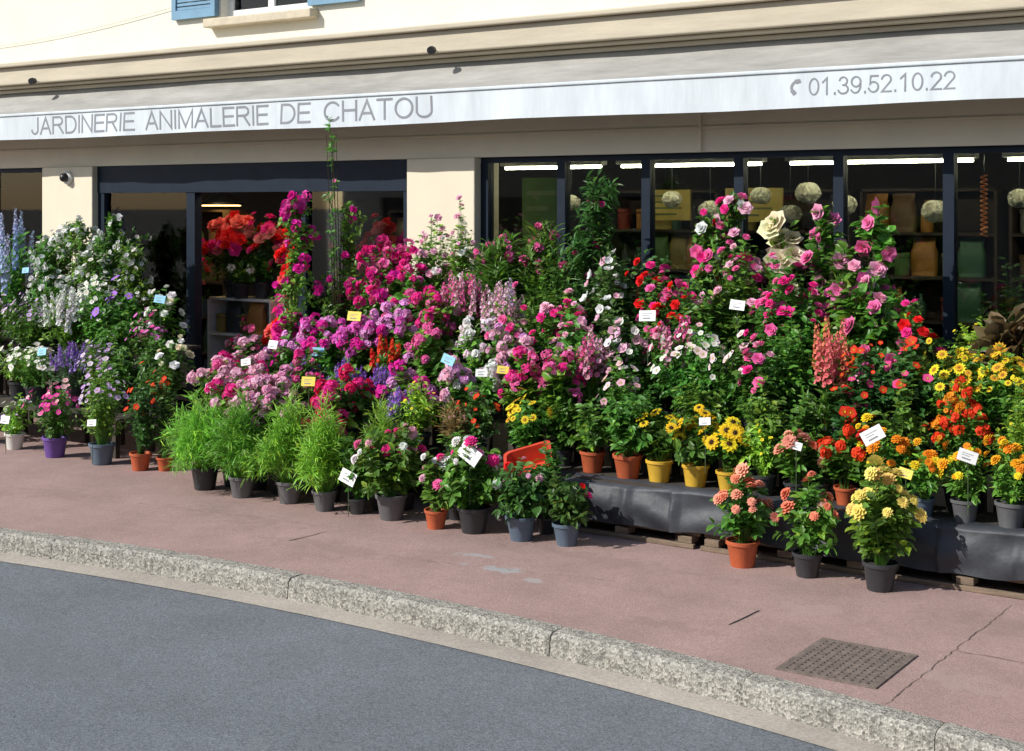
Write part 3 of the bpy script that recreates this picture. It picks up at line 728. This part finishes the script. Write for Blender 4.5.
PL=[(-10.95,8.05,.46,.18,'palelilac','white'),(-10.32,8.0,.63,.24,'magsmall','purple'),(-9.70,8.0,.84,.24,'lilac','bluegrey'),(-9.22,8.0,.81,.17,'redsmall','terracotta'),(-9.03,8.1,.83,.15,'redsmall','terracotta'),(-11.54,8.05,.45,.22,'palelilac','black'),
(-11.48,8.5,.87,.29,'whitemass','black'),(-12.18,8.5,.83,.30,'whitemass','black'),(-10.68,8.5,.92,.28,'lavender','black'),(-10.06,8.5,.92,.23,'green','black'),(-9.62,8.55,1.06,.20,'green','black'),
(-11.38,9.0,1.37,.29,'snapwhite','black'),(-12.0,9.0,1.25,.30,'lilac','black'),(-10.63,9.0,1.40,.24,'iris','black'),(-10.10,9.0,1.43,.20,'rosewhite','black'),(-12.65,9.0,1.33,.31,'lilac','black'),
(-12.92,9.5,1.99,.21,'delphinium','black'),(-13.44,9.5,1.92,.22,'delphinium','black'),(-12.34,9.4,1.89,.23,'jasmine','black'),(-12.14,9.55,2.02,.26,'jasmine','black'),(-11.37,9.5,2.10,.26,'jasminedark','black'),(-10.79,9.3,1.85,.21,'jasminedark','black'),(-11.40,9.25,1.74,.25,'jasmine','black'),(-11.8,9.45,2.05,.25,'jasmine','black'),
(-8.19,7.75,.69,.23,'feather','black'),(-7.74,7.7,.73,.21,'feather','grey'),(-7.30,7.75,.68,.21,'feather','grey'),(-6.91,7.7,.74,.18,'feather','grey'),(-6.64,7.75,.55,.14,'green','black'),(-6.60,7.95,.70,.16,'feather','black'),
(-8.44,8.2,.98,.27,'clusterpink','black'),(-7.88,8.2,.90,.24,'clusterlight','black'),(-7.15,8.2,.90,.23,'clustermagenta','black'),(-7.58,8.3,.87,.16,'green','black'),(-8.40,8.5,1.05,.17,'clusterlight','black'),
(-7.42,8.5,.95,.20,'lavender','black'),(-7.01,8.5,.95,.19,'lavender','black'),(-7.89,8.55,.96,.20,'lavender','black'),(-6.53,8.3,.92,.19,'limegreen','black'),(-6.14,8.25,.80,.16,'grass','black'),(-6.66,8.25,.80,.15,'lavender','black'),
(-7.98,8.9,1.26,.25,'geranium','black'),(-7.55,8.9,1.28,.24,'geranium','black'),(-7.24,9.0,1.37,.20,'geranium','black'),(-8.24,8.75,1.12,.19,'geranium','black'),(-7.17,8.7,1.12,.16,'salvia','black'),(-6.80,8.8,1.21,.17,'clusterhot','black'),(-6.53,8.7,1.09,.15,'green','black'),
(-8.47,9.0,2.29,.20,'bougainvillea','black'),(-8.11,9.3,2.24,.19,'darkvine','black'),(-8.09,9.2,2.98,.09,'thinvine','black'),
(-7.75,9.4,1.86,.30,'azalea','black'),(-7.50,9.7,2.03,.26,'rosewhitepink','black'),(-7.19,9.75,2.07,.21,'rosewhitepink','black'),(-7.09,9.2,1.52,.21,'clusterhot','black'),(-6.79,9.25,1.64,.20,'pinkspike','black'),(-8.17,9.3,1.47,.22,'green','black'),
(-6.37,9.2,1.55,.20,'palespike','black'),(-6.45,8.95,1.31,.16,'paleheads','white'),(-6.18,8.6,1.11,.18,'paleheads','white'),(-6.03,8.85,1.27,.19,'geraniumlight','black'),(-5.77,8.6,1.11,.16,'clusterhot','black'),(-5.87,9.05,1.42,.17,'rosepink','black'),
(-6.76,9.7,2.03,.27,'oleander','black'),(-6.35,9.75,2.06,.23,'oleander','black'),(-5.87,9.7,2.41,.26,'oleandertall','black'),
(-5.81,9.3,1.48,.19,'rosepink','black'),(-5.34,8.8,1.26,.16,'pinkspike','black'),(-5.57,9.5,1.81,.23,'whitedark','black'),(-5.11,8.9,1.30,.18,'whitedark','black'),(-5.25,9.6,1.82,.23,'rosered','black'),(-4.88,9.3,1.54,.22,'rosered','black'),(-4.89,8.95,1.31,.18,'rosepink','black'),
(-4.82,9.6,2.13,.22,'rosemix','black'),(-4.57,9.7,2.27,.22,'rosemix','black'),(-4.48,9.4,1.91,.22,'rosepink','black'),(-4.31,9.75,2.15,.15,'creamball','black'),(-4.13,9.3,1.74,.21,'rosepink','black'),(-4.55,8.9,1.34,.29,'palebush','black'),(-4.18,8.85,1.25,.20,'palebush','black'),
(-3.92,9.65,2.15,.18,'hollyhock','black'),(-3.56,9.6,2.14,.20,'hollyhock','black'),(-3.73,9.4,1.95,.18,'hollyhock','black'),(-3.58,9.3,1.60,.22,'bigleaf','black'),(-3.35,9.5,1.50,.21,'bigleaf','black'),(-3.86,8.95,1.43,.20,'green','black'),(-3.53,8.8,1.35,.18,'lupinred','black'),(-3.23,8.75,1.33,.16,'redsmall','black'),(-3.02,8.85,1.33,.19,'roseredlow','black'),(-3.89,8.6,1.06,.20,'green','black'),(-3.61,8.6,.98,.16,'green','black'),
(-2.80,8.9,1.29,.22,'coreopsis','black'),(-2.57,8.95,1.29,.21,'coreopsis','black'),(-2.50,9.35,1.56,.22,'canna','black'),(-3.06,9.4,1.37,.17,'green','black'),(-2.82,9.6,1.43,.20,'limegreen','black'),
(-2.62,8.6,1.07,.20,'lantana','black'),(-2.25,8.6,1.14,.16,'limegreen','black'),(-2.94,8.55,1.07,.15,'green','black'),(-2.04,8.6,1.19,.17,'coreopsis','black'),
(-5.11,8.45,.88,.17,'green','terracotta'),(-4.80,8.4,.95,.19,'green','terracotta'),(-4.56,8.4,.80,.17,'sunflower','yellow'),(-4.29,8.4,.82,.17,'sunflower','yellow'),(-4.05,8.4,.82,.16,'sunflower','yellow'),(-3.80,8.4,.80,.16,'limegreen','black'),(-3.57,8.35,.80,.14,'dahliasalmon','black'),(-3.26,8.4,.89,.14,'redheads','terracotta'),(-3.44,8.45,.73,.12,'dahliasalmon','black'),(-2.98,8.35,.78,.16,'marigold','black'),(-2.76,8.35,.77,.14,'marigold','bluegrey'),(-2.51,8.35,.79,.16,'marigold','grey'),(-2.25,8.35,.87,.17,'marigold','grey'),(-2.02,8.35,.91,.17,'marigold','grey'),
(-5.62,8.4,.88,.16,'coreopsis','black'),(-5.41,8.55,.85,.14,'green','black'),(-4.74,8.6,.90,.14,'green','black'),(-4.38,8.65,1.02,.20,'green','black'),
(-6.33,7.75,.63,.25,'dahliapink','grey'),(-5.90,7.7,.49,.16,'dahliapink','terracotta'),(-5.62,7.75,.64,.22,'dahliapink','black'),(-5.23,7.75,.50,.19,'pinkdark','bluegrey'),(-4.91,7.8,.46,.17,'pinkdark','bluegrey'),
(-3.74,7.95,.55,.19,'dahliasalmon','terracotta'),(-3.32,7.95,.60,.18,'dahliasalmonlight','black'),(-2.86,7.9,.69,.21,'dahliayellow','black'),
(-9.35,8.4,1.05,.17,'rosewhite','black'),(-11.9,9.2,1.62,.26,'jasmine','black'),(-10.3,8.45,1.0,.2,'lilac','black'),(-12.9,8.95,1.35,.25,'whitemass','black'),(-11.1,8.4,.85,.22,'whitemass','black'),(-11.05,9.05,1.55,.22,'whitemass','black'),(-10.4,8.75,1.15,.2,'green','black'),(-9.95,8.75,1.2,.18,'magsmall','black'),
(-6.92,9.0,1.45,.2,'clusterhot','black'),(-6.2,9.08,1.45,.18,'rosepink','black'),(-5.6,9.0,1.40,.2,'rosepink','black'),(-5.5,8.62,1.12,.18,'clusterhot','black'),(-6.05,9.4,1.72,.2,'green','black'),(-7.75,8.45,.98,.2,'clusterhot','black'),
(-7.6,7.97,.84,.2,'clusterlight','black'),(-8.1,7.97,.90,.2,'clusterpink','black'),(-7.08,7.95,.86,.18,'clustermagenta','black'),(-7.85,7.98,.86,.18,'clusterlight','black'),
(-5.05,9.35,1.66,.2,'rosepink','black'),(-4.68,9.2,1.62,.2,'green','black'),(-5.3,9.1,1.45,.2,'whitedark','black'),(-3.95,9.2,1.75,.2,'rosepink','black'),(-3.35,9.2,1.65,.18,'hollyhock','black'),(-3.12,9.2,1.5,.17,'rosered','black'),(-3.3,8.6,1.1,.16,'roseredlow','black'),
(-6.35,8.55,1.0,.18,'geraniumlight','black'),(-6.75,8.45,1.0,.17,'geranium','black'),(-6.0,8.3,.85,.16,'redsmall','black'),(-6.45,8.05,.62,.16,'limegreen','black'),(-5.95,8.0,.6,.15,'green','black'),(-5.0,8.65,1.08,.18,'palebush','black'),(-3.15,8.45,.85,.14,'marigold','black'),(-2.4,8.95,1.3,.2,'coreopsis','black'),(-7.45,9.3,1.65,.22,'clusterhot','black'),(-5.20,8.0,.62,.12,'green','black'),(-4.72,8.95,1.4,.18,'pinkspike','black'),(-4.0,8.75,1.25,.17,'rosepink','black')]
for a in PL: plant(*a)

# ------------------------------------------------------------------ price tags
M_CARD={'white':mat("card_white",(.8,.8,.78),.6,.03,5),'blue':mat("card_blue",(.25,.55,.72),.6,.05,5),'yellow':mat("card_yellow",(.8,.6,.08),.6,.05,5)}
def tag(X,Y,z,col='white',s=1.0,tilt=0.0):
    q=empty("price_tag",(X,Y,z-.22),f"{col} price card on a thin stick among flowers","price tag","price cards among the flowers")
    o=boxes("card",[(-.055*s,.055*s,-.002,.002,-.035*s,.035*s)],M_CARD[col],q,.001,loc=(0,0,.22))
    o.rotation_euler=(math.radians(-15),tilt+random.uniform(-.12,.12),random.uniform(-.1,.45))
    boxes("stick",[(-.002,.002,.004,.008,-.12,.20)],M_STICK,q)
    ln=boxes("printed_line",[(-.035*s,.03*s,-.0032,-.0026,.012*s,.015*s),(-.035*s,.01*s,-.0032,-.0026,0,.003*s),(-.03*s,.02*s,-.0032,-.0026,-.020*s,-.012*s)],M_LET,q)
    ln.parent=o
for a in [(-5.56,7.62,.55,'white',1.5,.6),(-4.87,8.80,1.42,'white',1.1,.05),(-4.32,9.1,1.50,'white',1.0,0),(-2.99,8.14,.84,'white',1.2,-.6),(-7.75,8.55,1.02,'blue',1.0,0),(-7.56,8.78,1.30,'yellow',1.1,.1),(-8.24,8.55,1.05,'white',1.0,0),(-6.36,8.45,1.05,'blue',1.0,.2),(-7.27,7.92,.88,'yellow',1,0),(-6.62,7.62,.28,'white',1.3,.3),(-2.45,8.2,.76,'white',1,.2),(-10.81,7.85,.30,'white',1,0),(-10.89,8.3,.86,'blue',1,0),(-9.88,8.8,1.35,'blue',1,0),(-9.61,7.82,.38,'white',.8,0),(-4.17,8.3,.80,'white',.7,0),(-2.82,8.22,.62,'yellow',.8,.1),(-6.02,8.4,.98,'white',.8,0),(-12.0,8.95,1.55,'blue',.8,0),(-5.9,8.5,1.0,'yellow',.8,0),(-3.5,8.2,.72,'white',.7,.2),(-8.15,8.15,.95,'white',.8,-.2)]:
    tag(*a)
cr=empty("plastic_tray",(-5.43,8.20,.33),"dark orange red plastic plant tray tipped up among the pots","tray")
M_RED=mat("orange_red_plastic",(.50,.045,.018),.5,.3,9)
V=[];F=[]
def rr(w,d,z,n=6,r=.04):
    o=[]
    for cx,cy,a0 in ((w-r,d-r,0),(-w+r,d-r,90),(-w+r,-d+r,180),(w-r,-d+r,270)):
        for i in range(n+1):
            a=math.radians(a0+90*i/n); o.append((cx+r*math.cos(a),cy+r*math.sin(a),z))
    return o
prof=[rr(.14,.12,.0),rr(.155,.14,.13),rr(.17,.155,.132),rr(.172,.157,.145),rr(.15,.135,.145),rr(.13,.115,.012)]
for p_ in prof: V+=p_
k=len(prof[0])
for j in range(len(prof)-1):
    for i in range(k): F.append((j*k+i,j*k+(i+1)%k,(j+1)*k+(i+1)%k,(j+1)*k+i))
F.append(tuple(reversed(range(k)))); F.append(tuple((len(prof)-1)*k+i for i in range(k)))
add_obj("basin",mesh_from("basin",V,F,M_RED),cr); cr.rotation_euler=(.45,-.3,.5)

# ------------------------------------------------------------------ interior
for i,(x0,x1,y,z) in enumerate([(-7.6,-6.5,10.95,2.53),(-6.35,-4.95,10.95,2.53),(-4.75,-3.2,10.95,2.53),(-3.0,-2.0,10.95,2.53),(-15.5,-14.3,11.2,2.53),(-9.0,-8.0,11.2,2.6),(-11.8,-10.7,10.85,2.62),(-10.6,-9.5,10.75,2.62),(-1.9,-.6,11.0,2.53)]):  # the tubes over the doorway are unseen, added to brighten flowers and shelf
    q=empty("ceiling_tube_light",((x0+x1)/2,y,z),"lit fluorescent tube fixture below the shop ceiling","light","tube lights in the shop")
    w=(x1-x0)/2
    boxes("housing",[(-w,w,-.05,.05,.03,.07)],M_WHITE,q)
    boxes("hanger",[(-w+.1,-w+.12,-.01,.01,.07,.24),(w-.12,w-.1,-.01,.01,.07,.24)],M_BLACK,q)
    t=lathe("tube",[(.012,-w+.03),(.012,w-.03)],M_TUBE,10); o=add_obj("tube",t,q,(0,0,.012)); o.rotation_euler=(0,math.radians(90),0)
q=empty("pendant_lamp",(-12.0,11.6,2.20),"round pendant lamp glowing warm yellow inside the door","lamp")
o=add_obj("lamp_shade",lathe("lamp_shade",[(.26,0),(.25,.03),(.12,.10),(.04,.14)],M_BLACK,24),q)
o=add_obj("bulb",lathe("bulb",[(.22,-.012),(.23,-.005),(.2,0)],M_LAMP,24),q)
boxes("cord",[(-.006,.006,-.006,.006,.14,.66)],M_BLACK,q)
PM=[mat("goods_%d"%i,tuple(v*.45 for v in c),.5,.2,8) for i,c in enumerate([(.6,.1,.06),(.6,.45,.1),(.1,.3,.15),(.12,.2,.4),(.65,.62,.55),(.35,.2,.1),(.9,.4,.08),(.08,.08,.09),(.4,.35,.25),(.2,.45,.1)])]
def bottle(h):
    r=h*.2; return [(r*.9,0),(r,h*.05),(r,h*.6),(r*.5,h*.78),(r*.35,h*.82),(r*.35,h*.93),(r*.42,h*.94),(r*.42,h)]
bot=[lathe("container",bottle(random.uniform(.2,.3)),m,12) for m in PM]
jar=[lathe("container",[(.06,0),(.065,.01),(.065,.15),(.055,.16),(.07,.165),(.07,.2)],m,12) for m in PM]
def sack(m):
    V=[];F=[]
    pr=[(.11,.05,0),(.12,.06,.05),(.12,.06,.2),(.10,.04,.27),(.11,.006,.31),(.11,.004,.34)]
    for (a,b,z) in pr:
        for i in range(12):
            an=2*math.pi*i/12; V.append((a*math.copysign(abs(math.cos(an))**.6,math.cos(an)),b*math.copysign(abs(math.sin(an))**.6,math.sin(an)),z))
    for j in range(len(pr)-1):
        for i in range(12):
            k=(i+1)%12; F.append((j*12+i,j*12+k,(j+1)*12+k,(j+1)*12+i))
    F.append(tuple(range(12)))
    return mesh_from("sack",V,F,m,True)
sk=[sack(m) for m in PM]
def shelf(x,y,w,h,n,white=False,fill=True):
    m=M_WHITE if white else M_WOODIN
    q=empty("shelf_unit",(x,y,.02),("white" if white else "dark wooden")+" shelf unit with garden goods inside the shop","shelf")
    boxes("side",[(-w/2,-w/2+.025,-.2,.2,0,h),(w/2-.025,w/2,-.2,.2,0,h),(-w/2+.025,w/2-.025,.185,.2,0,h)],m,q)
    boxes("board",[(-w/2+.025,w/2-.025,-.2,.185,h*k/n,h*k/n+.025) for k in range(n+1)],m,q)
    if fill:
        for k in range(n):
            xx=-w/2+.12
            while xx<w/2-.12:
                t=random.random()
                if t<.93:
                    me=random.choice(bot if t<.35 else (jar if t<.65 else sk))
                    nm="packaged_bag" if me in sk else "container"
                    o=add_obj(nm,me,None,(x+xx,y-.08+random.uniform(-.04,.04),.02+h*k/n+.026),label=("sealed garden product bag" if me in sk else "coloured plastic container")+" on a shop shelf",cat=("bag" if me in sk else "container"),group="goods on the shop shelves")
                    o.rotation_euler=(0,0,random.uniform(-.2,.2))
                xx+=random.uniform(.16,.25)
for x in (-6.6,-5.3,-4.0,-2.7,-1.4): shelf(x,12.4,1.2,2.3,6)
shelf(-11.06,11.15,.95,1.15,3,white=True)
shelf(-9.3,12.2,1.1,2.1,5)
shelf(-12.6,11.9,1.1,2.1,5)
shelf(-14.5,12.2,1.2,2.0,5)
for (x,y,zt_,r,sp,z0) in [(-12.15,10.75,1.95,.33,'bouquet',.9),(-11.75,10.8,1.6,.28,'bouquet',.9),(-11.30,11.1,2.08,.33,'bouquet',1.2),(-10.85,11.1,2.02,.30,'bouquet',1.2),(-11.05,10.98,1.55,.2,'paleheads',1.2),(-10.45,11.3,2.1,.34,'bouquet',.9),(-10.2,10.85,1.35,.3,'bouquet',.02),(-10.6,10.6,.95,.22,'rosepink',.02),(-9.9,10.75,1.9,.3,'bouquet',.9),(-8.9,10.75,2.0,.36,'bouquet',.9),(-8.4,10.8,1.9,.3,'bouquet',.9),(-3.9,10.9,1.4,.3,'bigleaf',.02),(-2.9,10.75,1.6,.3,'green',.02),(-13.8,10.8,1.9,.3,'green',.02)]:
    if z0==.9:
        tb=empty("plinth",(x,y,.02),"tall dark plinth holding a bouquet inside the shop","plinth","plinths inside the shop")
        boxes("column",[(-.11,.11,-.11,.11,.04,.84)],M_STAND,tb,.006); boxes("cap",[(-.13,.13,-.13,.13,.842,.878)],M_STAND,tb,.004); boxes("foot",[(-.13,.13,-.13,.13,0,.038)],M_STAND,tb,.004)
    plant(x,y,zt_,r,sp,'black',z0=z0,group="potted flowers inside the shop",where="inside the shop")
pm=Acc(); k=130; dd=norm(rng.normal(size=(k,3)))*np.array([1,1,.75]); pm.add(FT['rose'],dd*.075*rng.uniform(.85,1.15,(k,1)),frame_z(dd),np.full(k,.075),jit((.93,.90,.76),k,.05,.03),jit((.9,.84,.62),k)); pm=pm.mesh("pompom",M_PETAL)
for (x,y,z,s_) in [(-5.95,11.2,2.25,.9),(-5.6,11.25,2.15,1.1),(-5.1,11.2,2.28,.9),(-4.85,11.25,2.12,1),(-4.65,11.15,2.3,1.1),(-4.35,11.2,2.2,1),(-7.0,11.2,2.22,.9),(-3.6,11.2,2.15,1.1),(-2.95,11.2,2.25,.9)]:
    q=empty("hanging_pompom",(x,y,z),"cream flower ball hanging from the shop ceiling","decoration","cream flower balls hanging in the shop")
    b_=add_obj("ball",pm,q); b_.scale=(s_,s_,s_); b_.rotation_euler=(0,0,random.uniform(0,6)); boxes("string",[(-.002,.002,-.002,.002,.05,2.86-z)],M_BLACK,q)
def board(x,y,z,w,h,c,c2,lab):
    q=empty("display_board",(x,y,z),lab,"sign","boards inside the shop")
    boxes("panel",[(-w/2,w/2,0,.02,-h/2,h/2)],mat("board",c,.6,.25,5),q)
    tr=[]
    for k in range(4):
        zz=h*(.30-.2*k); tr.append((-w*.4,w*random.uniform(.05,.4),-.005,-.001,zz-h*.03,zz+h*.03))
    boxes("trim",tr,mat("board_trim",c2,.6,.1,3),q)
board(-6.2,11.6,2.2,.45,.28,(.30,.22,.04),(.06,.08,.03),"yellow hanging board inside the shop window")
board(-5.35,11.6,2.2,.55,.3,(.32,.24,.05),(.06,.08,.03),"yellow hanging board inside the shop window")
board(-7.1,10.9,2.1,.5,.7,(.10,.24,.03),(.2,.3,.1),"green poster inside the shop window")
board(-12.1,10.5,2.15,.35,.3,(.4,.05,.04),(.5,.4,.3),"red poster behind the door glass")
board(-11.4,10.5,1.6,.4,.5,(.03,.03,.035),(.5,.5,.5),"blackboard sign beside the shop door")
q=empty("hanging_ornament",(-3.02,10.5,2.42),"orange wicker coil ornament hanging behind the glass","decoration")
V=[];F=[]; NS=260
for i in range(NS+1):
    t=i/NS; a=t*2*math.pi*13; c=Vector((.022*math.cos(a),.022*math.sin(a),-.45*t))
    for k in range(5):
        b=2*math.pi*k/5; V.append(tuple(c+Vector((math.cos(a)*math.cos(b),math.sin(a)*math.cos(b),math.sin(b)))*.006))
for i in range(NS):
    for k in range(5): F.append((i*5+k,i*5+(k+1)%5,(i+1)*5+(k+1)%5,(i+1)*5+k))
add_obj("coil",mesh_from("coil",V,F,mat("orange_wicker",(.8,.25,.04),.6,.2,20),True),q)
boxes("string",[(-.002,.002,-.002,.002,.0,.44)],M_BLACK,q)

# ------------------------------------------------------------------ light
az=math.radians(34); el=math.radians(36)
tos=Vector((-math.sin(az)*math.cos(el),-math.cos(az)*math.cos(el),math.sin(el)))
sun=bpy.data.lights.new("sun",'SUN'); sun.energy=5.0; sun.angle=math.radians(.5); sun.color=(1,.97,.91)
so=bpy.data.objects.new("sun",sun); COL.objects.link(so); so.rotation_euler=tos.to_track_quat('Z','Y').to_euler(); so.location=(-10,-10,15)
w=bpy.data.worlds.new("World"); scene.world=w; w.use_nodes=True
N=w.node_tree.nodes; L=w.node_tree.links
sk_=N.new("ShaderNodeTexSky"); sk_.sky_type='NISHITA'; sk_.sun_disc=False; sk_.sun_elevation=el; sk_.sun_rotation=math.atan2(tos.x,tos.y)
L.new(sk_.outputs[0],N["Background"].inputs["Color"]); N["Background"].inputs["Strength"].default_value=.14

cam=bpy.data.cameras.new("camera"); cam.lens=50; cam.sensor_width=36; cam.shift_y=-.1665; cam.clip_end=2000
co=bpy.data.objects.new("camera",cam); co.location=(0,0,2.2); co.rotation_euler=(math.radians(90),0,math.radians(34.4)); COL.objects.link(co)
scene.camera=co
